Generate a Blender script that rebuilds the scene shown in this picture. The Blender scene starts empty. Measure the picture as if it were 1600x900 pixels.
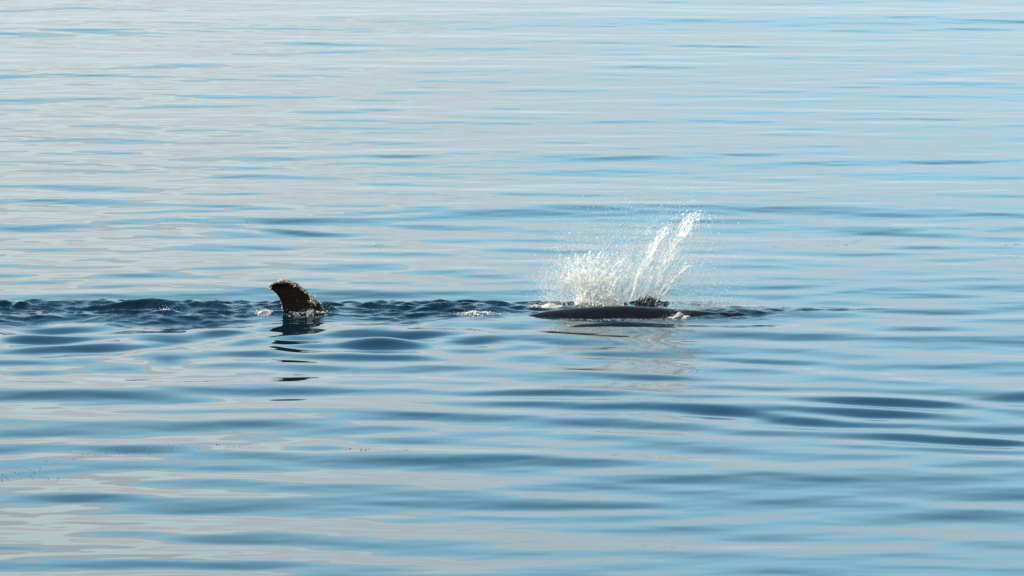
import bpy, math, random
import numpy as np

random.seed(7)
RNG = np.random.default_rng(7)
S = bpy.context.scene
C = S.collection

# ------------------------------------------------------------------ camera
PITCH = math.radians(9.0)
CAM_H = 23.5
FOC = 7500.0                      # focal length in pixels of a 1600 px wide picture
cam = bpy.data.cameras.new('camera')
cam.sensor_width = 36.0
cam.lens = 36.0 * FOC / 1600.0
cam.clip_start = 1.0
cam.clip_end = 60000.0
cam_o = bpy.data.objects.new('camera', cam)
cam_o.location = (0, 0, CAM_H)
cam_o.rotation_euler = (math.pi / 2 - PITCH, 0, 0)
C.objects.link(cam_o)
S.camera = cam_o

# ------------------------------------------------------------------ sky, sun, exposure
SUN_EL = math.radians(33.0)
SUN_AZ = math.radians(-104.0)     # clockwise from +Y: out to the left
S.view_settings.view_transform = 'Standard'
S.view_settings.look = 'None'
S.view_settings.gamma = 1.0
S.view_settings.use_curve_mapping = False
S.view_settings.exposure = 1.43

W = bpy.data.worlds.new('World')
S.world = W
W.use_nodes = True
nt = W.node_tree
for n in list(nt.nodes):
    nt.nodes.remove(n)


def N(tree, typ, **kw):
    n = tree.nodes.new(typ)
    for k, v in kw.items():
        if k.startswith('i_'):
            n.inputs[k[2:]].default_value = v
        else:
            setattr(n, k, v)
    return n


def L(tree, a, b):
    tree.links.new(a, b)


def math_node(tree, op, a, b=None, c=None, clamp=False):
    n = tree.nodes.new('ShaderNodeMath')
    n.operation = op
    n.use_clamp = clamp
    for i, v in enumerate((a, b, c)):
        if v is None:
            continue
        if isinstance(v, (int, float)):
            n.inputs[i].default_value = v
        else:
            tree.links.new(v, n.inputs[i])
    return n.outputs[0]


def smooth(tree, val, lo, hi, a=0.0, b=1.0):
    n = tree.nodes.new('ShaderNodeMapRange')
    n.interpolation_type = 'SMOOTHSTEP'
    n.inputs['From Min'].default_value = lo
    n.inputs['From Max'].default_value = hi
    n.inputs['To Min'].default_value = a
    n.inputs['To Max'].default_value = b
    tree.links.new(val, n.inputs['Value'])
    return n.outputs['Result']


def mixc(tree, fac, a, b):
    n = tree.nodes.new('ShaderNodeMix')
    n.data_type = 'RGBA'
    if isinstance(fac, (int, float)):
        n.inputs[0].default_value = fac
    else:
        tree.links.new(fac, n.inputs[0])
    for i, v in ((6, a), (7, b)):
        if isinstance(v, tuple):
            n.inputs[i].default_value = (*v[:3], 1)
        else:
            tree.links.new(v, n.inputs[i])
    return n.outputs[2]


sky = N(nt, 'ShaderNodeTexSky', sky_type='NISHITA', sun_disc=False)
sky.sun_elevation = SUN_EL
sky.sun_rotation = SUN_AZ
sky.air_density = 1.4
sky.dust_density = 0.2
sky.ozone_density = 4.0
tc = N(nt, 'ShaderNodeTexCoord')
sep = N(nt, 'ShaderNodeSeparateXYZ')
L(nt, tc.outputs['Generated'], sep.inputs[0])
zz = sep.outputs['Z']
# long thin strata of haze and cloud lying along the horizon all the way round
mp = N(nt, 'ShaderNodeMapping')
mp.inputs['Scale'].default_value = (2.2, 2.2, 30.0)
L(nt, tc.outputs['Generated'], mp.inputs['Vector'])
n1 = N(nt, 'ShaderNodeTexNoise', i_Scale=1.0, i_Detail=4.0, i_Roughness=0.55)
L(nt, mp.outputs[0], n1.inputs['Vector'])
mp2 = N(nt, 'ShaderNodeMapping')
mp2.inputs['Scale'].default_value = (3.0, 3.0, 34.0)
mp2.inputs['Location'].default_value = (4.3, 1.7, 0.4)
L(nt, tc.outputs['Generated'], mp2.inputs['Vector'])
n2 = N(nt, 'ShaderNodeTexNoise', i_Scale=1.0, i_Detail=1.6, i_Roughness=0.45)
L(nt, mp2.outputs[0], n2.inputs['Vector'])
wob = math_node(nt, 'MULTIPLY_ADD', n1.outputs['Fac'], 0.16, -0.08)
# the top of the bank rises and sinks along the horizon, a little taller to the left of the view
und = math_node(nt, 'MULTIPLY', math_node(nt, 'SINE', math_node(nt, 'MULTIPLY', sep.outputs['X'], 9.0)), 0.04)
zw = math_node(nt, 'ADD', math_node(nt, 'ADD', zz, wob), und)
bank = smooth(nt, zw, 0.145, 0.208, 1.0, 0.0)
greyrim = smooth(nt, zw, 0.135, 0.165, 0.0, 1.0)
strata = smooth(nt, n2.outputs['Fac'], 0.49, 0.58, 0.0, 1.0)
greyf = math_node(nt, 'MAXIMUM', math_node(nt, 'MULTIPLY', strata, 0.85), math_node(nt, 'MULTIPLY', greyrim, 0.40))
CREAM = (4.4, 5.35, 5.3)
GREY = (3.40, 3.48, 3.58)
LOW = (2.75, 3.6, 3.85)          # the bank is a little duller close to the horizon
VEIL = (2.5, 4.85, 6.1)            # thin bright haze above the bank
THIN = (3.35, 4.75, 5.35)         # where the bank thins out the blue behind shows through
side = smooth(nt, und, -0.030, 0.018, 1.0, 0.0)
cream = mixc(nt, smooth(nt, zz, 0.05, 0.20), mixc(nt, side, (2.55, 3.5, 4.0), LOW), mixc(nt, side, THIN, CREAM))
greyf = math_node(nt, 'MULTIPLY', greyf, math_node(nt, 'MULTIPLY_ADD', side, 0.62, 0.38))
cloud = mixc(nt, greyf, cream, GREY)
veil = smooth(nt, zz, 0.40, 0.95, 0.95, 0.0)
haze = mixc(nt, smooth(nt, zz, 0.19, 0.44), VEIL, (0.95, 2.45, 4.0))
clear = mixc(nt, veil, sky.outputs[0], haze)
skyc = mixc(nt, bank, clear, cloud)
bg = N(nt, 'ShaderNodeBackground')
bg.inputs['Strength'].default_value = 0.12
L(nt, skyc, bg.inputs['Color'])
wo = N(nt, 'ShaderNodeOutputWorld')
L(nt, bg.outputs[0], wo.inputs['Surface'])

sun = bpy.data.lights.new('sun', 'SUN')
sun.energy = 3.7
sun.angle = math.radians(0.5)
sun.color = (1.0, 0.91, 0.77)
sun_o = bpy.data.objects.new('sun', sun)
C.objects.link(sun_o)
from mathutils import Vector
sdir = Vector((math.sin(SUN_AZ) * math.cos(SUN_EL), math.cos(SUN_AZ) * math.cos(SUN_EL), math.sin(SUN_EL)))
sun_o.rotation_euler = sdir.to_track_quat('Z', 'Y').to_euler()
sun_o.location = sdir * 300


# ------------------------------------------------------------------ helpers
def ray(u, v):
    a = (u - 800.0) / FOC
    b = -(v - 450.0) / FOC
    return np.stack([a + 0 * b, math.cos(PITCH) + b * math.sin(PITCH), -math.sin(PITCH) + b * math.cos(PITCH)], -1)


def at_depth(u, v, Y):
    """the point at distance Y from the ship, for a direction measured in the photograph"""
    d = ray(np.asarray(u, float), np.asarray(v, float))
    t = np.asarray(Y, float) / d[..., 1]
    p = d * t[..., None]
    p[..., 2] += CAM_H
    return p


def on_sea(u, v):
    d = ray(np.asarray(u, float), np.asarray(v, float))
    t = -CAM_H / d[..., 2]
    p = d * t[..., None]
    p[..., 2] += CAM_H
    return p


def mesh_np(name, verts, faces, smooth_=True):
    """faces: (n,3) or (n,4) array"""
    me = bpy.data.meshes.new(name)
    verts = np.asarray(verts, np.float32)
    faces = np.asarray(faces, np.int32)
    k = faces.shape[1]
    me.vertices.add(len(verts))
    me.vertices.foreach_set('co', verts.ravel())
    me.loops.add(faces.size)
    me.loops.foreach_set('vertex_index', faces.ravel())
    me.polygons.add(len(faces))
    me.polygons.foreach_set('loop_start', np.arange(0, faces.size, k, dtype=np.int32))
    me.polygons.foreach_set('use_smooth', np.full(len(faces), smooth_))
    me.update(calc_edges=True)
    return me


def link(name, me, mat, parent=None, label=None, cat=None, group=None, kind=None):
    o = bpy.data.objects.new(name, me)
    C.objects.link(o)
    if mat:
        me.materials.append(mat)
    if parent:
        o.parent = parent
    for k, v in (('label', label), ('category', cat), ('group', group), ('kind', kind)):
        if v:
            o[k] = v
    return o


def empty(name, label, cat, group=None):
    o = bpy.data.objects.new(name, None)
    C.objects.link(o)
    o['label'] = label
    o['category'] = cat
    if group:
        o['group'] = group
    return o


OCT_V = np.array([(1, 0, 0), (-1, 0, 0), (0, 1, 0), (0, -1, 0), (0, 0, 1), (0, 0, -1)], float)
OCT_F = np.array([(0, 2, 4), (2, 1, 4), (1, 3, 4), (3, 0, 4), (2, 0, 5), (1, 2, 5), (3, 1, 5), (0, 3, 5)])
_p = (1 + 5 ** .5) / 2
ICO_V = np.array([(-1, _p, 0), (1, _p, 0), (-1, -_p, 0), (1, -_p, 0), (0, -1, _p), (0, 1, _p), (0, -1, -_p), (0, 1, -_p),
                  (_p, 0, -1), (_p, 0, 1), (-_p, 0, -1), (-_p, 0, 1)], float)
ICO_V /= np.linalg.norm(ICO_V[0])
ICO_F = np.array([(0, 11, 5), (0, 5, 1), (0, 1, 7), (0, 7, 10), (0, 10, 11), (1, 5, 9), (5, 11, 4), (11, 10, 2), (10, 7, 6), (7, 1, 8),
                  (3, 9, 4), (3, 4, 2), (3, 2, 6), (3, 6, 8), (3, 8, 9), (4, 9, 5), (2, 4, 11), (6, 2, 10), (8, 6, 7), (9, 8, 1)])


def rand_rot(n):
    q = RNG.normal(size=(n, 4))
    q /= np.linalg.norm(q, axis=1)[:, None]
    w, x, y, z = q.T
    return np.stack([np.stack([1 - 2 * (y * y + z * z), 2 * (x * y - z * w), 2 * (x * z + y * w)], -1),
                     np.stack([2 * (x * y + z * w), 1 - 2 * (x * x + z * z), 2 * (y * z - x * w)], -1),
                     np.stack([2 * (x * z - y * w), 2 * (y * z + x * w), 1 - 2 * (x * x + y * y)], -1)], 1)


class Blob:
    """collects little drops, lumps and threads of water into one mesh"""

    def __init__(self):
        self.v, self.f, self.n = [], [], 0

    def add(self, v, f):
        self.v.append(v)
        self.f.append(f + self.n)
        self.n += len(v)

    def drops(self, pos, rad, fine=False, aniso=0.35, flat=1.0):
        pos = np.asarray(pos, float)
        n = len(pos)
        bv, bf = (ICO_V, ICO_F) if fine else (OCT_V, OCT_F)
        sc = np.asarray(rad)[:, None] * (1 + aniso * RNG.uniform(-1, 1, (n, 3)))
        R = rand_rot(n)
        jit = 1 + 0.25 * RNG.uniform(-1, 1, (n, len(bv), 1))
        v = bv[None] * jit * sc[:, None, :]
        v = np.einsum('nij,nkj->nki', R, v)
        v[..., 2] *= flat
        v = v + pos[:, None, :]
        f = bf[None] + (np.arange(n) * len(bv))[:, None, None]
        self.add(v.reshape(-1, 3), f.reshape(-1, 3))

    def thread(self, pts, rad, sides=5):
        pts = np.asarray(pts, float)
        m = len(pts)
        tan = np.gradient(pts, axis=0)
        tan /= np.linalg.norm(tan, axis=1)[:, None] + 1e-9
        ref = np.array([0.1, 1.0, 0.05])
        a = np.cross(tan, ref)
        a /= np.linalg.norm(a, axis=1)[:, None] + 1e-9
        b = np.cross(tan, a)
        ang = np.arange(sides) / sides * 2 * np.pi
        ring = a[:, None] * np.cos(ang)[None, :, None] + b[:, None] * np.sin(ang)[None, :, None]
        v = pts[:, None] + ring * np.asarray(rad)[:, None, None]
        i = np.arange(m - 1)[:, None] * sides
        j = np.arange(sides)[None]
        k = (j + 1) % sides
        q = np.stack([i + j, i + k, i + sides + k, i + sides + j], -1).reshape(-1, 4)
        f = np.concatenate([q[:, [0, 1, 2]], q[:, [0, 2, 3]]])
        self.add(v.reshape(-1, 3), f)

    def mesh(self, name, smooth_=True):
        return mesh_np(name, np.concatenate(self.v), np.concatenate(self.f), smooth_)


# ------------------------------------------------------------------ materials
def mat(name):
    m = bpy.data.materials.new(name)
    m.use_nodes = True
    t = m.node_tree
    return m, t, t.nodes['Principled BSDF']


def water_material():
    m, t, b = mat('sea_water')
    b.inputs['Base Color'].default_value = (0.0006, 0.0085, 0.0135, 1)
    b.inputs['IOR'].default_value = 1.333
    b.inputs['Roughness'].default_value = 0.03
    geo = N(t, 'ShaderNodeNewGeometry')
    att = N(t, 'ShaderNodeAttribute', attribute_name='rough')
    # capillary ripples: long and thin on the calm sea, short and busy where the surface is broken
    m1 = N(t, 'ShaderNodeMapping')
    m1.inputs['Scale'].default_value = (0.9, 2.6, 1)
    L(t, geo.outputs['Position'], m1.inputs['Vector'])
    a = N(t, 'ShaderNodeTexNoise', i_Scale=1.0, i_Detail=3.0, i_Roughness=0.5, i_Distortion=0.4)
    L(t, m1.outputs[0], a.inputs['Vector'])
    m2 = N(t, 'ShaderNodeMapping')
    m2.inputs['Scale'].default_value = (5.5, 8.0, 5.5)
    L(t, geo.outputs['Position'], m2.inputs['Vector'])
    c = N(t, 'ShaderNodeTexNoise', i_Scale=1.0, i_Detail=3.0, i_Roughness=0.6, i_Distortion=0.6)
    L(t, m2.outputs[0], c.inputs['Vector'])
    h1 = math_node(t, 'MULTIPLY', a.outputs['Fac'], 0.0007)
    h2 = math_node(t, 'MULTIPLY', math_node(t, 'MULTIPLY', c.outputs['Fac'], att.outputs['Fac']), 0.05)
    hh = math_node(t, 'ADD', h1, h2)
    bp = N(t, 'ShaderNodeBump')
    bp.inputs['Strength'].default_value = 1.0
    bp.inputs['Distance'].default_value = 1.0
    L(t, hh, bp.inputs['Height'])
    L(t, bp.outputs[0], b.inputs['Normal'])
    return m


def skin_material(name, col, rough, bump):
    m, t, b = mat(name)
    geo = N(t, 'ShaderNodeNewGeometry')
    n = N(t, 'ShaderNodeTexNoise', i_Scale=3.0, i_Detail=6.0, i_Roughness=0.6)
    L(t, geo.outputs['Position'], n.inputs['Vector'])
    f = smooth(t, n.outputs['Fac'], 0.35, 0.7)
    L(t, mixc(t, f, col, tuple(2.2 * x for x in col)), b.inputs['Base Color'])
    b.inputs['Roughness'].default_value = rough
    b.inputs['IOR'].default_value = 1.34
    b.inputs['Specular IOR Level'].default_value = 0.25
    n2 = N(t, 'ShaderNodeTexNoise', i_Scale=9.0, i_Detail=4.0)
    L(t, geo.outputs['Position'], n2.inputs['Vector'])
    bp = N(t, 'ShaderNodeBump')
    bp.inputs['Strength'].default_value = 1.0
    bp.inputs['Distance'].default_value = bump
    L(t, n2.outputs['Fac'], bp.inputs['Height'])
    L(t, bp.outputs[0], b.inputs['Normal'])
    return m


def white_water(name, col, rough=0.35, trans=0.3):
    m, t, b = mat(name)
    b.inputs['Base Color'].default_value = (*col, 1)
    b.inputs['Roughness'].default_value = rough
    b.inputs['IOR'].default_value = 1.33
    tr = N(t, 'ShaderNodeBsdfTranslucent')
    tr.inputs['Color'].default_value = (*col, 1)
    mx = N(t, 'ShaderNodeMixShader')
    mx.inputs[0].default_value = trans
    L(t, b.outputs[0], mx.inputs[1])
    L(t, tr.outputs[0], mx.inputs[2])
    L(t, mx.outputs[0], t.nodes['Material Output'].inputs['Surface'])
    return m


def clear_water(name, col):
    m, t, b = mat(name)
    b.inputs['Base Color'].default_value = (*col, 1)
    b.inputs['Roughness'].default_value = 0.03
    b.inputs['IOR'].default_value = 1.33
    b.inputs['Transmission Weight'].default_value = 1.0
    return m


M_WATER = water_material()
M_SKIN = skin_material('wet_black_skin', (0.0026, 0.0016, 0.0011), 0.13, 0.006)
M_FLUKE = skin_material('dark_brown_skin', (0.0036, 0.0020, 0.0013), 0.38, 0.006)
M_FOAM = white_water('white_foam', (0.72, 0.69, 0.63))
M_SPRAY = white_water('lit_spray', (0.92, 0.89, 0.84), trans=0.5)
M_CLEAR = clear_water('clear_water', (0.92, 0.97, 0.96))
M_GREEN = clear_water('green_water', (0.008, 0.013, 0.010))


def barnacle_material():
    m, t, b = mat('barnacle_shell')
    geo = N(t, 'ShaderNodeNewGeometry')
    n = N(t, 'ShaderNodeTexNoise', i_Scale=22.0, i_Detail=2.0)
    L(t, geo.outputs['Position'], n.inputs['Vector'])
    L(t, mixc(t, smooth(t, n.outputs['Fac'], 0.35, 0.65), (0.20, 0.12, 0.06), (0.78, 0.64, 0.44)), b.inputs['Base Color'])
    b.inputs['Roughness'].default_value = 0.55
    return m


M_BARN = barnacle_material()
M_WEED, _t, _b = mat('wet_weed')
_b.inputs['Base Color'].default_value = (0.016, 0.018, 0.014, 1)
_b.inputs['Roughness'].default_value = 0.5


# ------------------------------------------------------------------ the sea surface as a function of place
def make_waves(n, lam0, lam1, spread, slope, seed, bias=0.0, power=0.0):
    r = np.random.default_rng(seed)
    lam = np.exp(r.uniform(math.log(lam0), math.log(lam1), n))
    th = math.pi / 2 + bias + r.normal(0, spread, n)
    k = 2 * math.pi / lam
    w = (lam / lam0) ** power
    w = w / math.sqrt((w ** 2).sum() / 2)
    return k * np.cos(th), k * np.sin(th), r.uniform(0, 2 * math.pi, n), slope * w / k


SEA = [make_waves(26, 9.0, 26.0, 0.16, 0.018, 1, 0.05),
       make_waves(90, 1.4, 5.5, 0.28, 0.036, 2, -0.03),
       make_waves(80, 0.45, 1.4, 0.32, 0.017, 3, 0.0)]
CHOP = [make_waves(60, 0.8, 2.1, 0.30, 0.10, 4, 0.0), make_waves(90, 0.28, 1.0, 0.45, 0.26, 5, 0.0)]
RIPP = [make_waves(60, 1.5, 3.2, 0.5, 0.10, 6, 0.0)]
TRAIN = [make_waves(40, 1.4, 3.0, 0.17, 0.085, 10, -0.24)]


def sumw(groups, x, y):
    h = np.zeros(x.shape, np.float32)
    for kx, ky, ph, a in groups:
        for i in range(len(kx)):
            h += np.float32(a[i]) * np.sin(np.float32(kx[i]) * x + np.float32(ky[i]) * y + np.float32(ph[i]))
    return h


# dark swells that stand out in the photograph: centre, half width, half height (picture units), slope, tilt
SWELLS = [(150, 622, 230, 15, .10, 0.0), (1170, 648, 110, 6, .12, 9), (1060, 592, 120, 5, .10, 6),
          (1140, 604, 120, 5, .08, 8), (820, 616, 120, 6, .10, 0),
          (800, 721, 220, 13, .10, 4), (1560, 692, 110, 6, .15, 6), (1520, 705, 110, 6, .13, 4), (1390, 362, 130, 6, .09, 4),
          (420, 358, 70, 4, .10, 6), (700, 536, 60, 7, .12, 0), (262, 564, 36, 7, .12, 0), (40, 585, 50, 6, .12, 0),
          (960, 563, 60, 4, .10, 0), (270, 105, 90, 5, .09, 0), (870, 24, 120, 4, .08, 0), (860, 88, 60, 3, .08, 0),
          (1500, 112, 110, 5, .10, -6), (500, 700, 70, 6, .09, 0), (230, 700, 100, 7, .07, 0),
          (120, 545, 45, 5, .10, 0), (235, 540, 40, 5, .12, -4), (60, 500, 220, 6, .10, 2), (350, 520, 60, 5, .10, 0),
          (480, 540, 50, 5, .10, 0), (560, 512, 120, 6, .10, 2), (300, 500, 90, 6, .10, 0), (880, 536, 60, 4, .08, 3),
          (1250, 470, 100, 5, .06, 3), (1350, 505, 140, 5, .07, 3), (200, 130, 80, 4, .06, 0), (1330, 186, 100, 4, .07, 0),
          (620, 560, 80, 5, .08, 2), (760, 575, 90, 5, .08, 2), (1180, 562, 110, 5, .07, 4), (450, 610, 100, 8, .07, 0),
          (100, 775, 120, 8, .06, 0), (240, 815, 140, 7, .05, 0), (900, 790, 120, 6, .04, 0), (300, 888, 190, 8, .06, 0)]
_sw = []
for u, v, hw, hh, sl, tilt in SWELLS:
    p = on_sea(u, v)
    q = on_sea(u + hw, v + tilt)
    yt, yb = on_sea(u, v - hh)[1], on_sea(u, v + hh)[1]
    sl = sl * (0.55 if v < 250 else 1.0)
    _sw.append((p[0], p[1], q[0] - p[0], (yt - yb) / 2, sl, (q[1] - p[1]) / (q[0] - p[0])))

WX0, WX1 = -19.5, 1.6            # the churned trail behind the flank
WY0, WY1 = on_sea(0, 511)[1], on_sea(0, 466)[1]
WHALE_Y = 143.15


def sstep(a, b, t):
    s = np.clip((t - a) / (b - a), 0, 1)
    return s * s * (3 - 2 * s)


def trail_mask(x, y):
    edge = 0.35 * np.sin(0.9 * x + 1.0) + 0.25 * np.sin(2.3 * x) + 0.15 * np.sin(5.1 * x + 2)
    front = 141.3 + 1.2 * sstep(-14, 0, x) + 1.4 * edge
    back = 145.85 + 0.25 * edge + 0.5 * sstep(-16, -19, x)
    m = sstep(-0.6, 2.6, y - front) * sstep(0, 0.35, back - y)
    m = m * sstep(3.2, 0.8, x)
    return m


def head_mask(x, y):
    """where the whale's head pushes up a skin of water, and the rain of drops in front of it"""
    a = np.exp(-((x - 6.5) / 1.25) ** 2 - ((y - 143.75) / 0.85) ** 2)
    b = np.exp(-((x - 8.7) / 2.5) ** 4 - ((y - 144.2 - 0.03 * (x - 7)) / (0.62 - 0.11 * np.clip(x - 7, 0, 4))) ** 2)
    c = np.exp(-((x - 5.3) / 2.4) ** 4 - ((y - 142.8) / 0.5) ** 2)
    return np.clip(a + 0.9 * b + 0.5 * c, 0, 1)


def sea(x, y, full=False):
    x = np.asarray(x, np.float32)
    y = np.asarray(y, np.float32)
    h = sumw(SEA[:1], x, y) + (0.72 + 0.28 * sstep(112, 132, y) - 0.40 * sstep(148, 180, y)) * sumw(SEA[1:2], x, y) + (0.45 + 0.45 * sstep(125, 175, y)) * sumw(SEA[2:], x, y)
    calm = 1 - 0.55 * np.exp(-((x - 3.4) / 4.2) ** 4 - ((y - 143.3) / 1.6) ** 4)
    h = h * calm
    tr = np.exp(-((x - 10.8) / 8.0) ** 2 - ((y - 126.0 + 0.28 * (x - 11.5)) / 6.0) ** 2)
    h = h + tr * sumw(TRAIN, x, y)
    for cx, cy, wx, wy, sl, tl in _sw:
        sel = (np.abs(x - cx) < 3 * wx) & (np.abs(y - cy) < 4 * wy + abs(tl) * 3 * wx)
        if sel.any():
            dx = x[sel] - cx
            dy = y[sel] - cy - tl * dx
            h[sel] += sl * dy * np.exp(-(dx / wx) ** 2 - (dy / wy) ** 2 * 0.7)
    rough = np.zeros_like(h)
    sel = (y > 128.0) & (y < 148.5) & (x < 13)
    if sel.any():
        xs, ys = x[sel], y[sel]
        tm = trail_mask(xs, ys)
        hm = head_mask(xs, ys)
        wx_ = xs + 0.25 * np.sin(1.7 * ys + 0.8 * xs) + 0.12 * np.sin(4.1 * ys - 1.3 * xs)
        wy_ = ys + 0.22 * np.sin(1.3 * xs) + 0.10 * np.sin(3.7 * xs + 1.1 * ys)
        c0 = sumw(CHOP[:1], wx_ * 0.8, wy_)
        c0 = sumw(CHOP[:1], wx_ * 0.8, wy_ + 2.2 * c0)      # crests lean towards the near side
        c1 = sumw(CHOP[1:], wx_, wy_)
        c1 = sumw(CHOP[1:], wx_, wy_ + 1.0 * c1)
        ch = 0.8 * c0 + 1.2 * c1
        ch = ch + 2.5 * np.clip(ch, 0, 1) ** 2          # peaked crests
        hump = 0.09 * np.exp(-((ys - 145.2) / 0.9) ** 2) * sstep(2.0, -2.0, xs) + 0.05 * np.exp(-((ys - 143.0) / 0.8) ** 2)
        add = tm * (ch + hump)
        rp = sumw(RIPP, xs * 0.9, ys)
        ripm = np.exp(-((ys - 138.6) / 3.4) ** 2) * sstep(6, -3, xs)
        add = add + (1.35 - 0.45 * sstep(-6, 2, xs)) * ripm * rp
        add = add + 0.10 * np.exp(-((xs - 6.75) / 0.85) ** 2 - ((ys - 143.95) / 0.55) ** 2)
        add = add + 0.75 * hm * sumw(CHOP[1:], xs, ys)
        h[sel] += add
        rough[sel] = np.clip(np.maximum(tm * 0.9, hm), 0, 1)
    if full:
        return h, rough
    return h


# ------------------------------------------------------------------ water mesh
ys = np.concatenate([np.arange(74, 94, .2), np.arange(94, 136, .09), np.arange(136, 150, .05), np.arange(150, 256, .15), np.arange(256, 300.1, .8)])
side_t = 1 + 1.0 * np.linspace(0, 1, 46)[1:] ** 1.15
tt = np.concatenate([-side_t[::-1], np.linspace(-1, 1, 500), side_t])
NC = len(tt)
Yg = np.repeat(ys[:, None], NC, 1)
Xg = tt[None, :] * (0.125 * Yg + 2.0)
H, RO = sea(Xg, Yg, True)
fade = sstep(74, 88, Yg) * sstep(300, 262, Yg) * sstep(2.0, 1.7, np.abs(np.repeat(tt[None], len(ys), 0)))
H = H * fade
nr = len(ys)
V = np.stack([Xg, Yg, H], -1).reshape(-1, 3)
idx = np.arange(nr * NC).reshape(nr, NC)
F = np.stack([idx[:-1, :-1], idx[:-1, 1:], idx[1:, 1:], idx[1:, :-1]], -1).reshape(-1, 4)
# the open sea round it, out to the horizon, joined to the border of the fine part
c00, c10, c01, c11 = idx[0, 0], idx[0, -1], idx[-1, 0], idx[-1, -1]
FAR = 30000.0
V = np.concatenate([V, np.array([(-FAR, -FAR, 0), (FAR, -FAR, 0), (-FAR, FAR, 0), (FAR, FAR, 0)])])
b0 = nr * NC
ring = [(b0, b0 + 1, c10, c00), (b0 + 1, b0 + 3, c11, c10), (b0 + 3, b0 + 2, c01, c11), (b0 + 2, b0, c00, c01)]
F = np.concatenate([F, np.array(ring)])
me = mesh_np('water', V, F)
at = me.attributes.new('rough', 'FLOAT', 'POINT')
at.data.foreach_set('value', np.concatenate([(RO * fade).ravel(), np.zeros(4)]).astype(np.float32))
link('water', me, M_WATER, kind='structure', label='calm pale blue sea with long low swells')

# ------------------------------------------------------------------ whale
whale = empty('whale', 'dark whale rolled on its side with one fluke tip and its glossy flank above water', 'whale')
whale.location = (0, WHALE_Y, 0)


def interp(xs, table):
    t = np.array(table)
    x0 = t[:, 0]
    # smooth (monotone enough) interpolation through the table
    fine = np.linspace(x0[0], x0[-1], 400)
    v = np.interp(fine, x0, t[:, 1])
    k = np.hanning(19)
    k /= k.sum()
    vp = np.concatenate([np.full(9, v[0]), v, np.full(9, v[-1])])
    v = np.convolve(vp, k, 'valid')
    return np.interp(xs, fine, v)


RAD = [(-6.5, .16), (-5.6, .22), (-4.5, .36), (-3, .62), (-1, 1.0), (0.5, 1.2), (2.5, 1.35), (4.5, 1.3), (6, 1.05), (7, .75), (7.5, .45), (7.8, .08)]
TOP = [(-6.5, -.86), (-5.6, -.80), (-4.5, -.62), (-3, -.42), (-1, -.28), (0.1, -.10), (0.7, .02), (1.4, .16), (2.0, .225), (2.6, .255), (3.2, .245),
       (4, .215), (5, .175), (5.6, .13), (5.95, .075), (6.3, .055), (6.8, .045), (7.15, -.0), (7.45, -.14), (7.8, -.4)]
bx_ = np.linspace(-6.5, 7.8, 240)
br = interp(bx_, RAD)
bt = interp(bx_, TOP)
NS = 64
ang = np.arange(NS) / NS * 2 * np.pi
A, X2 = np.meshgrid(ang, bx_)
R2 = np.repeat(br[:, None], NS, 1)
T2 = np.repeat(bt[:, None], NS, 1)
wv = 0.016 * np.sin(2.1 * X2 + 2 * np.sin(A)) + 0.004 * np.sin(5.3 * X2 + 3 * np.cos(A)) + (0.001 + 0.016 * np.clip(X2 - 5.8, 0, 1)) * np.sin(13 * X2 + 5 * A)
R3 = R2 * (1 + 0.6 * wv)
Zb = T2 - R2 + R3 * np.cos(A) + 0.5 * wv
Yb = R3 * 1.05 * np.sin(A) * (1 - 0.52 * np.exp(-(np.minimum(A, 2 * np.pi - A) / 0.75) ** 2)) + 0.15 * np.sin(0.35 * X2)
Vb = np.stack([X2, Yb, Zb], -1).reshape(-1, 3)
ib = np.arange(240 * NS).reshape(240, NS)
jb = np.roll(ib, -1, 1)
Fb = np.stack([ib[:-1], ib[1:], jb[1:], jb[:-1]], -1).reshape(-1, 4)
ca, cb = len(Vb), len(Vb) + 1
Vb = np.concatenate([Vb, [[bx_[0] - .05, Yb[0].mean(), Zb[0].mean()], [bx_[-1] + .02, Yb[-1].mean(), Zb[-1].mean()]]])
Fb = np.concatenate([Fb, np.array([(ca, ib[0, i], jb[0, i], ca) for i in range(0)] + []).reshape(-1, 4).astype(int)])
body_me = mesh_np('body', Vb, Fb)
import bmesh
bm = bmesh.new()
bm.from_mesh(body_me)
bm.verts.ensure_lookup_table()
for c_, row in ((ca, ib[0]), (cb, ib[-1])):
    for i in range(NS):
        f = bm.faces.new((bm.verts[c_], bm.verts[row[i]], bm.verts[row[(i + 1) % NS]]))
        f.smooth = True
bmesh.ops.recalc_face_normals(bm, faces=bm.faces)
bm.to_mesh(body_me)
bm.free()
link('body', body_me, M_SKIN, whale)


def upx(u):
    return (u - 800.0) / 51.6


def vpx(v):
    return (491.5 - v) / 50.9


LEAD = [(540, 540), (528, 512), (511, 492), (504, 481.5), (498, 474.5), (492, 469), (486, 463), (480, 457), (475, 452), (468, 446.5), (460, 442), (452, 439.5),
        (443, 438.4), (434, 440), (427, 442.8), (421, 447.5), (419.6, 449.8)]
TRAIL = [(452, 540), (444, 512), (443, 496), (441.7, 488), (441.2, 482), (440, 476), (438, 470), (436, 466.5), (433.5, 463), (431, 459.5), (428, 457),
         (425.5, 455), (423.5, 453.5), (421.8, 452.5), (420.8, 451.6), (420, 450.8), (419.6, 449.9)]


def resample(pts, n):
    p = np.array([(upx(u), vpx(v)) for u, v in pts])
    d = np.concatenate([[0], np.cumsum(np.linalg.norm(np.diff(p, axis=0), axis=1))])
    d = d / d[-1]
    s = np.linspace(0, 1, n)
    return np.stack([np.interp(s, d, p[:, 0]), np.interp(s, d, p[:, 1])], -1)


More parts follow.
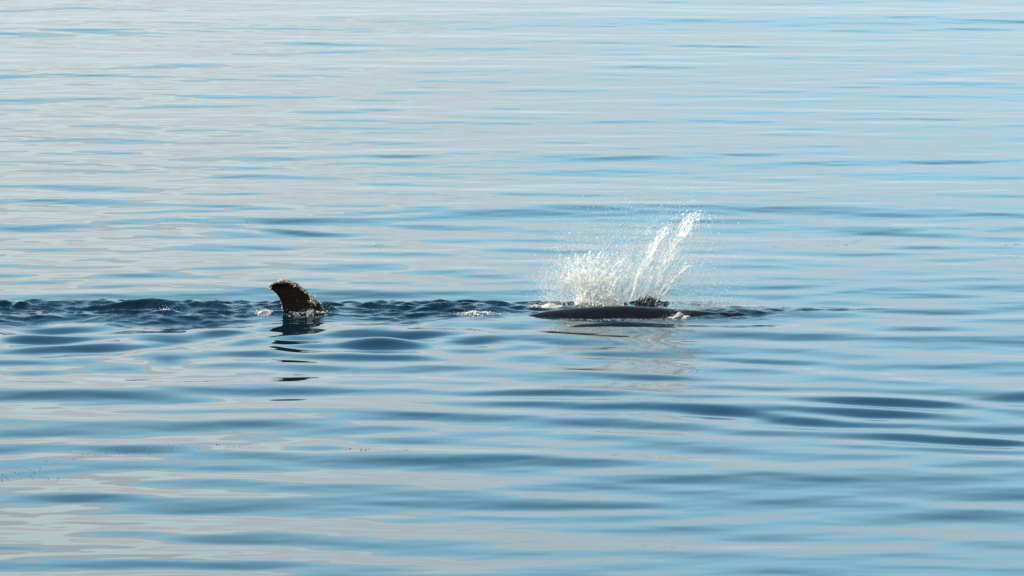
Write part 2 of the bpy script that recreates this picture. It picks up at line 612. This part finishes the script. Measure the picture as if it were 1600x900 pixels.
NSP = 90
NCH = 26
Lc = resample(LEAD, NSP)
Tc = resample(TRAIL, NSP)
Tc[:, 0] += 0.012 * np.sin(np.arange(NSP) * 2.1) * np.linspace(.6, 1, NSP) + RNG.uniform(-.010, .010, NSP)
Lc += RNG.uniform(-.005, .005, Lc.shape)
# lower lobe, under water, is the mirror image about the middle of the tail
mid = Lc[0, 1]
mirror = lambda p: np.stack([p[:, 0], 2 * mid - p[:, 1]], -1)
Lf = np.concatenate([mirror(Lc)[::-1][:-1], Lc])
Tf = np.concatenate([mirror(Tc)[::-1][:-1], Tc])
sp = np.concatenate([np.linspace(1, 0, NSP)[:-1], np.linspace(0, 1, NSP)])
cc = (1 - np.cos(np.linspace(0, np.pi, NCH))) / 2
prof = np.sqrt(np.clip(cc, 0, 1)) * (1 - cc) * 1.9 + 0.02
prof[0] = prof[-1] = 0.0
thick = 0.13 * (1 - sp) ** 0.8 + 0.028
P2 = Lf[:, None] * (1 - cc)[None, :, None] + Tf[:, None] * cc[None, :, None]
bend = -0.10 * sp[:, None] ** 2 + 0.05 * np.sin(3 * cc)[None]
noi = 0.0012 * np.sin(31 * P2[..., 0] + 17 * P2[..., 1]) + 0.001 * np.sin(47 * P2[..., 1] - 13 * P2[..., 0])
yt_ = bend + thick[:, None] * prof[None] + noi * (prof[None] > .1)
yb_ = bend - thick[:, None] * prof[None] + noi * (prof[None] > .1)
nS = len(sp)
top = np.stack([P2[..., 0], yb_, P2[..., 1]], -1)
bot = np.stack([P2[..., 0], yt_, P2[..., 1]], -1)
Vf = np.concatenate([top.reshape(-1, 3), bot.reshape(-1, 3)])
it = np.arange(nS * NCH).reshape(nS, NCH)
q1 = np.stack([it[:-1, :-1], it[1:, :-1], it[1:, 1:], it[:-1, 1:]], -1).reshape(-1, 4)
Ff = np.concatenate([q1, q1[:, ::-1] + nS * NCH])
fl_me = mesh_np('fluke', Vf, Ff)
bm = bmesh.new()
bm.from_mesh(fl_me)
bmesh.ops.remove_doubles(bm, verts=bm.verts, dist=0.0008)
bmesh.ops.recalc_face_normals(bm, faces=bm.faces)
bm.to_mesh(fl_me)
bm.free()
fluke = link('fluke', fl_me, M_FLUKE, whale)
fluke.location = (0, 0.33, 0)

# barnacles crusting the leading edge, thick at the tip, and a few at the foot
bl = Blob()
pos, rad = [], []
up = slice(NSP - 1, None)
for k in range(820):
    s = 1 - abs(RNG.normal(0, 0.22))
    if RNG.random() < 0.12:
        s = RNG.uniform(0.38, 1)
    if s < 0.32:
        continue
    i = NSP - 1 + int(np.clip(s * (NSP - 1), 0, NSP - 1))
    dense = np.clip((s - 0.45) / 0.4, 0.15, 1)
    c_ = abs(RNG.normal(0, 0.012 + 0.085 * dense ** 2))
    if s > 0.955:
        c_ = RNG.uniform(0, 1)
    c_ = min(c_, 1)
    j = c_ * (NCH - 1)
    jj = int(np.clip(np.searchsorted(cc, c_), 0, NCH - 1))
    side = yb_ if RNG.random() < 0.75 else yt_
    pos.append((P2[i, jj, 0] + RNG.normal(0, .008), side[i, jj] - .002, P2[i, jj, 1] + RNG.normal(0, .008)))
    rad.append(np.clip(RNG.lognormal(math.log(.0095), .4), .004, .022))
for k in range(60):      # a clump low on the leading edge
    u, v = RNG.normal(490, 3), RNG.normal(471, 3.5)
    pos.append((upx(u), -0.10 + RNG.normal(0, .01), vpx(v)))
    rad.append(RNG.uniform(.006, .02))
for k in range(70):      # ragged trailing edge
    i = NSP - 1 + RNG.integers(int(.3 * NSP), NSP)
    pos.append((Tf[i, 0] + RNG.normal(0, .008), bend[i, -1], Tf[i, 1]))
    rad.append(RNG.uniform(.005, .013))
bl.drops(pos, np.array(rad), fine=True)
link('barnacles', bl.mesh('barnacles', False), M_BARN, fluke, kind='stuff', label='pale barnacles crusting the edge of the fluke')


# ------------------------------------------------------------------ foam
def foam(name, label, u, v, hw, hh, n, height, r=(.010, .03), holes=0.0, group='patches of foam in the churned water'):
    p = on_sea(u, v)
    wx = hw / 51.6
    wy = hh / 8.4
    b = Blob()
    k = 0
    P, R = [], []
    cx = RNG.normal(0, 1, (int(n * 1.6), 2)) * 0.5
    cx = cx[(cx ** 2).sum(1) < 1.1][:n]
    x = p[0] + cx[:, 0] * wx
    y = p[1] + cx[:, 1] * wy
    ph = RNG.uniform(0, 6, 4)
    lace = np.sin(9 * x + ph[0] + 2 * np.sin(5 * y + ph[1])) * np.sin(7 * y + ph[2] + 2 * np.sin(6 * x + ph[3]))
    keep = lace > holes - 0.35
    x, y, cx = x[keep], y[keep], cx[keep]
    z = sea(x, y) + height * np.exp(-2.2 * (cx ** 2).sum(1)) * RNG.uniform(.1, 1, len(x)) * (.55 + .45 * np.sin(13 * x + ph[0])) + .004
    b.drops(np.stack([x, y, z], -1), RNG.uniform(r[0], r[1], len(x)), fine=True, aniso=.5, flat=.7)
    m = int(n * .25)
    xx = p[0] + RNG.normal(0, .6, m) * wx
    yy = p[1] + RNG.normal(0, .5, m) * wy
    zz_ = sea(xx, yy) + height * RNG.exponential(.55, m)
    b.drops(np.stack([xx, yy, zz_], -1), RNG.uniform(.004, .011, m))
    o = empty(name, label, 'foam', group)
    o.location = p
    f = link('froth', b.mesh('froth'), M_FOAM, o, kind='stuff')
    f.location = -Vector(p)
    return o


foam('foam', 'small lacy foam crest farthest left in the dark churned water', 265, 488.5, 16, 3.5, 260, .07, (.008, .02), .25)
foam('foam', 'rounded white foam bubble just left of the upright fluke', 413, 489.5, 13, 3.0, 420, .10, (.008, .02), .1)
foam('foam', 'speckled foam washing round the foot of the fluke', 480, 490.5, 36, 4.0, 480, .12, (.006, .017), .3)
foam('foam', 'ragged foam climbing the right foot of the fluke',497, 486.5, 15, 4.5, 300, .16, (.006, .016), .2)
foam('foam', 'long streak of foam on dark water left of the flank', 748, 489.5, 34, 4.0, 480, .05, (.008, .022), .25)
foam('foam', 'white foam ridge at the left end of the whale flank', 853, 479, 26, 3.0, 700, .12, (.010, .026), .1)
foam('foam', 'frothy little wave breaking against the front of the whale flank', 1060, 495, 17, 3.0, 600, .15, (.008, .02), .15)
foam('foam', 'thin sprinkle of foam over the low dark swell at the right of the whale', 1155, 480, 48, 4.5, 700, .03, (.004, .008), .1)
foam('foam', 'thin broken line of white beads standing in for highlights along the waterline in front of the flank', 960, 498.5, 110, 1.3, 260, .02, (.004, .010), .2)  # white beads added in place of the small highlights along the waterline
foam('foam', 'scatter of foam flecks behind the right end of the flank', 1090, 474, 55, 3.5, 420, .06, (.007, .016), .2)

# ------------------------------------------------------------------ splash
splash = empty('splash', 'white splash of water thrown up behind the whale flank in leaning jets', 'splash')
SY = 145.3


def cloudpts(u, v, spread=.45):
    u = np.asarray(u, float)
    return at_depth(u, v, SY + RNG.normal(0, spread, u.shape))


# dense boiling heart
n = 6200
u = RNG.uniform(898, 976, n)
topv = np.interp(u, [898, 905, 915, 928, 940, 952, 962, 970, 976], [468, 448, 430, 418, 420, 428, 440, 456, 474])
topv = topv + 6 * np.sin(u * .55) + 4 * np.sin(u * 1.3 + 1)
fr = RNG.beta(1.0, 2.3, n)
v = 483 - fr * (483 - topv)
b = Blob()
b.drops(cloudpts(u, v, .30), np.clip(RNG.lognormal(math.log(.0115), .45, n), .004, .03), fine=True, aniso=.5)


def filament(blob, path, n, wid, rlo, rhi, lo=.12, hi=.4, segs=9, wob=2.0, depth=.25, start=None):
    """broken threads of water strung along a path given in picture units"""
    p = np.array(path, float)
    d = np.concatenate([[0], np.cumsum(np.linalg.norm(np.diff(p[:, :2], axis=0), axis=1))])
    tot = d[-1]
    for _ in range(n):
        ln = RNG.uniform(lo, hi)
        s0 = RNG.uniform(0, 1 - ln) if start is None else start
        s = np.linspace(s0, s0 + ln, segs)
        uu = np.interp(s * tot, d, p[:, 0])
        vv = np.interp(s * tot, d, p[:, 1])
        ww = np.interp(s * tot, d, p[:, 2]) if p.shape[1] > 2 else 1.0
        off = RNG.normal(0, .5)
        ph = RNG.uniform(0, 6, 2)
        uu = uu + off * wid * ww + wob * np.sin(s * tot * RNG.uniform(.06, .2) + ph[0])
        vv = vv + wob * .7 * np.sin(s * tot * RNG.uniform(.06, .2) + ph[1])
        Y = SY + RNG.normal(0, depth) + .15 * np.sin(3 * s + ph[0])
        r = RNG.uniform(rlo, rhi) * (np.sin(np.linspace(.12, np.pi - .12, segs)) ** .6) * (1 + .4 * np.sin(np.arange(segs) * 2.3 + ph[1]))
        blob.thread(at_depth(uu, vv, Y), np.abs(r) + .001)


def ray_fan(blob, n, cu, cv, a0, a1, l0, l1, r0, r1, spread=(20, 6)):
    for _ in range(n):
        a = math.radians(RNG.uniform(a0, a1))
        ln = RNG.uniform(l0, l1)
        u0, v0 = cu + RNG.normal(0, spread[0]), cv + RNG.normal(0, spread[1])
        s = np.linspace(0, 1, 9)
        ph = RNG.uniform(0, 6, 2)
        uu = u0 + math.sin(a) * ln * s + 3 * np.sin(5 * s + ph[0]) * s
        vv = v0 - math.cos(a) * ln * s + 6 * s * s + 2.5 * np.sin(6 * s + ph[1]) * s
        Y = SY + RNG.normal(0, .3) + .3 * s * RNG.normal()
        blob.thread(at_depth(uu, vv, Y), RNG.uniform(r0, r1) * (1 - .8 * s) * (1 + .4 * np.sin(9 * s + ph[1])) + .001)
        m = RNG.integers(2, 7)
        e = RNG.uniform(.85, 1.5, m)
        blob.drops(at_depth(u0 + math.sin(a) * ln * e + RNG.normal(0, 2, m), v0 - math.cos(a) * ln * e + 6 * e * e, np.full(m, Y[-1])),
                   RNG.uniform(.005, .014, m), fine=True)


ray_fan(b, 60, 930, 458, -48, 38, 22, 58, .004, .010, (20, 8))
ray_fan(b, 30, 905, 455, -42, -8, 30, 62, .005, .014, (8, 10))
# torn lace: short arcs of water and loose beads thrown up round the heart
for _ in range(330):
    a = math.radians(RNG.uniform(-60, 42))
    rr = RNG.uniform(18, 62)
    u0, v0 = 930 + math.sin(a) * rr * 1.05 + RNG.normal(0, 7), 466 - math.cos(a) * rr + RNG.normal(0, 4)
    t0, tl = RNG.uniform(0, 6.3), RNG.uniform(1.2, 3.4)
    e = np.linspace(0, 1, 8)
    R_ = RNG.uniform(2, 7)
    uu = u0 + R_ * np.cos(t0 + tl * e) * RNG.uniform(.5, 1) + math.sin(a) * 7 * e
    vv = v0 + R_ * np.sin(t0 + tl * e) - math.cos(a) * 7 * e
    b.thread(at_depth(uu, vv, SY + RNG.normal(0, .25)), RNG.uniform(.004, .012) * (1 + .5 * np.sin(7 * e + t0)) * np.sin(np.linspace(.25, 2.9, 8)) + .001)
m = 900
a = np.radians(RNG.uniform(-62, 45, m))
rr = RNG.gamma(6, 9, m)
b.drops(cloudpts(930 + np.sin(a) * rr * 1.1, np.minimum(466 - np.cos(a) * rr, 480), .3), np.clip(RNG.lognormal(math.log(.008), .5, m), .003, .025), fine=True)
ray_fan(b, 80, 968, 470, 12, 36, 30, 105, .0025, .006, (26, 5))
ray_fan(b, 22, 900, 466, -40, 5, 20, 60, .0025, .005, (24, 6))
link('boiling_core', b.mesh('boiling_core'), M_SPRAY, splash, kind='stuff')

JETS = [([(985, 468, 7), (1000, 430, 8), (1020, 392, 9), (1042, 352, 7)], 90, 150),
        ([(1022, 466, 5), (1034, 425, 7), (1055, 385, 10), (1077, 350, 13), (1089, 335, 14)], 110, 340),
        ([(1028, 472, 5), (1045, 446, 8), (1062, 425, 9), (1080, 412, 9)], 70, 200),
        ([(948, 444, 3), (960, 422, 4), (971, 406, 3)], 40, 40)]
for path, nt_, nd in JETS:
    jb_ = Blob()
    filament(jb_, path, int(nt_ * 1.1), .85, .003, .009, .05, .24, wob=1.6)
    p = np.array(path)
    s = RNG.beta(1.25, 1.1, nd * 4) * 1.06
    wide = np.where(RNG.random(nd * 4) < .30, 2.2, .6)
    t_ = np.linspace(0, 1, len(p))
    uu = np.interp(s, t_, p[:, 0]) + RNG.normal(0, 1, len(s)) * wide * np.interp(s, t_, p[:, 2])
    vv = np.interp(s, t_, p[:, 1]) + RNG.normal(0, 4, len(s))
    jb_.drops(cloudpts(uu, vv, .2), np.clip(RNG.lognormal(math.log(.0085), .5, len(s)), .003, .03), fine=True)
    link('water_jet', jb_.mesh('water_jet'), M_SPRAY, splash, kind='stuff')

# clear threads and torn sheets between the jets
cb_ = Blob()
CLEAR = [([(966, 462, 5), (978, 425, 5), (990, 395, 5), (1002, 368, 4)], 26), ([(925, 445, 8), (940, 415, 8), (955, 392, 7)], 26),
         ([(995, 400, 6), (1010, 365, 6), (1024, 334, 4)], 18), ([(985, 470, 9), (998, 430, 9), (1012, 400, 8)], 30),
         ([(1012, 470, 10), (1024, 440, 8), (1034, 410, 6)], 22), ([(942, 405, 4), (958, 375, 4), (976, 348, 4)], 16),
         ([(880, 470, 10), (872, 450, 10), (866, 434, 8)], 26), ([(900, 470, 6), (886, 440, 6), (878, 408, 5)], 22)]
for path, k in CLEAR:
    filament(cb_, path, int(k * 2), 1.3, .004, .014, .08, .4, wob=2.6)
link('clear_threads', cb_.mesh('clear_threads'), M_CLEAR, splash, kind='stuff')

wb = Blob()
for (u0, u1, vb, vt) in ((964, 1052, 484, 465),):
    a = np.linspace(u0, u1, 40)
    h = np.linspace(0, 1, 14)
    AA, HH = np.meshgrid(a, h)
    tv = vt + 3.2 * np.sin(AA * .14 + 2) + 1.0 * np.sin(AA * .47 + 1)
    VV = vb + (tv - vb) * HH * np.sin(np.pi * np.clip((AA - u0) / (u1 - u0), .01, .99)) ** .45
    YY = SY - .25 + .12 * np.sin(AA * .30 + 2 * HH) + .02 * np.sin(AA * .8 - 3 * HH) + .25 * HH
    g = at_depth(AA + 4 * HH, VV, YY)
    gb = g + np.array([0, .05, 0])
    ia = np.arange(40 * 14).reshape(14, 40)
    q = np.stack([ia[:-1, :-1], ia[:-1, 1:], ia[1:, 1:], ia[1:, :-1]], -1).reshape(-1, 4)
    tri = np.concatenate([q[:, [0, 1, 2]], q[:, [0, 2, 3]]])
    rim = np.concatenate([ia[0], ia[1:, -1], ia[-1, ::-1][1:], ia[::-1, 0][1:]])
    nn = 40 * 14
    rimt = []
    for i in range(len(rim) - 1):
        p0, p1 = rim[i], rim[i + 1]
        rimt += [(p0, p0 + nn, p1), (p1, p0 + nn, p1 + nn)]
    wb.add(np.concatenate([g.reshape(-1, 3), gb.reshape(-1, 3)]), np.concatenate([tri, tri[:, ::-1] + nn, np.array(rimt)]))
m = 90
u = RNG.uniform(964, 1054, m)
v = 482 - np.abs(RNG.gamma(1.4, 8, m))
sb0 = Blob()
sb0.drops(at_depth(u, v, SY - .35 + RNG.normal(0, .06, m)), np.clip(RNG.lognormal(math.log(.0075), .5, m), .003, .02), fine=True)
filament(sb0, [(972, 480, 6), (980, 462, 6), (988, 446, 6)], 26, 1.0, .004, .009, .15, .5, depth=.05)
filament(sb0, [(1020, 482, 5), (1022, 466, 5), (1028, 450, 5)], 30, 1.0, .004, .010, .15, .5, depth=.05)
filament(sb0, [(1000, 480, 14), (1006, 466, 12), (1014, 448, 12)], 14, 1.0, .003, .007, .15, .5, depth=.05)
link('beads', sb0.mesh('beads'), M_SPRAY, splash, kind='stuff')
link('water_sheet', wb.mesh('water_sheet'), M_GREEN, splash)

# flying drops
sb = Blob()
n = 5200
u = np.concatenate([RNG.normal(985, 62, n // 2), RNG.uniform(842, 1140, n // 2)])
v = 478 - np.abs(RNG.gamma(1.5, 38, n))
lim = np.interp(u, [835, 870, 920, 980, 1040, 1090, 1130, 1160], [430, 340, 330, 300, 290, 300, 340, 420])
ok = (v > lim + RNG.normal(0, 14, n)) & (u > 832) & (u < 1165)
u, v = u[ok], v[ok]
sb.drops(cloudpts(u, v, .7), np.clip(RNG.lognormal(math.log(.0066), .45, len(u)), .002, .016))
ray_fan(sb, 50, 1003, 466, 14, 34, 50, 130, .0018, .0040, (24, 8))
# left mist, right mist
for cu, cv, su, sv, m in ((872, 452, 20, 18, 2600), (1090, 420, 26, 38, 1700), (1075, 465, 34, 9, 900), (885, 385, 22, 24, 420), (1040, 350, 40, 32, 900),
                          (960, 430, 40, 28, 1800), (1120, 470, 26, 6, 500)):
    u = RNG.normal(cu, su, m)
    v = np.minimum(RNG.normal(cv, sv, m), 482)
    sb.drops(cloudpts(u, v, .6), np.clip(RNG.lognormal(math.log(.0056), .45, m), .002, .013))
# mist of the smallest drops
for cu, cv, su, sv, m in ((930, 440, 34, 20, 6000), (1000, 425, 40, 36, 9000), (1065, 390, 30, 45, 8000), (875, 450, 22, 18, 6000), (1085, 455, 30, 18, 5000), (985, 380, 60, 36, 4000), (1125, 440, 40, 26, 6000), (1000, 330, 70, 24, 2500), (920, 432, 34, 26, 2500), (1030, 400, 32, 40, 6000)):
    u = RNG.normal(cu, su, m)
    v = RNG.normal(cv, sv, m)
    ok = v < 480
    sb.drops(cloudpts(u[ok], v[ok], .6), RNG.uniform(.0022, .0042, ok.sum()))
link('spray', sb.mesh('spray'), M_SPRAY, splash, kind='stuff', label='fine cloud of flying drops')

# ------------------------------------------------------------------ flecks of weed adrift
def weed(name, label, paths, rlo, rhi):
    b = Blob()
    for pts, n, jit in paths:
        p = np.array(pts, float)
        s = RNG.uniform(0, 1, n)
        cl = RNG.uniform(0, 1, max(2, n // 7))
        s = np.where(RNG.random(n) < .6, cl[RNG.integers(0, len(cl), n)] + RNG.normal(0, .02, n), s)
        t_ = np.linspace(0, 1, len(p))
        q = on_sea(np.interp(s, t_, p[:, 0]) + RNG.normal(0, 3, n), np.interp(s, t_, p[:, 1]) + RNG.normal(0, jit, n))
        q[:, 2] = sea(q[:, 0], q[:, 1]) + .004
        b.drops(q, RNG.uniform(rlo, rhi, n), fine=True, aniso=.6, flat=.6)
    return link(name, b.mesh(name, False), M_WEED, label=label, kind='stuff', cat='seaweed')


weed('drifting_weed', 'broken line of tiny dark flecks drifting at the lower left',
     [([(0, 745), (60, 728), (110, 715), (190, 703), (300, 698), (415, 693)], 95, 2.5), ([(0, 742), (140, 745)], 22, 3), ([(540, 703), (575, 704), (635, 706)], 22, 1.2)], .006, .016)
weed('drifting_weed', 'thin scatter of dark flecks on the water above the fluke',
     [([(230, 345), (420, 348), (620, 356)], 70, 3), ([(480, 377), (600, 381)], 26, 2)], .006, .013)
weed('drifting_weed', 'dotted rows of dark flecks far out on the right',
     [([(1200, 385), (1320, 382), (1345, 372)], 40, 1.5), ([(1525, 383), (1600, 381)], 26, .8), ([(1560, 398), (1600, 400)], 10, 2)], .006, .014)
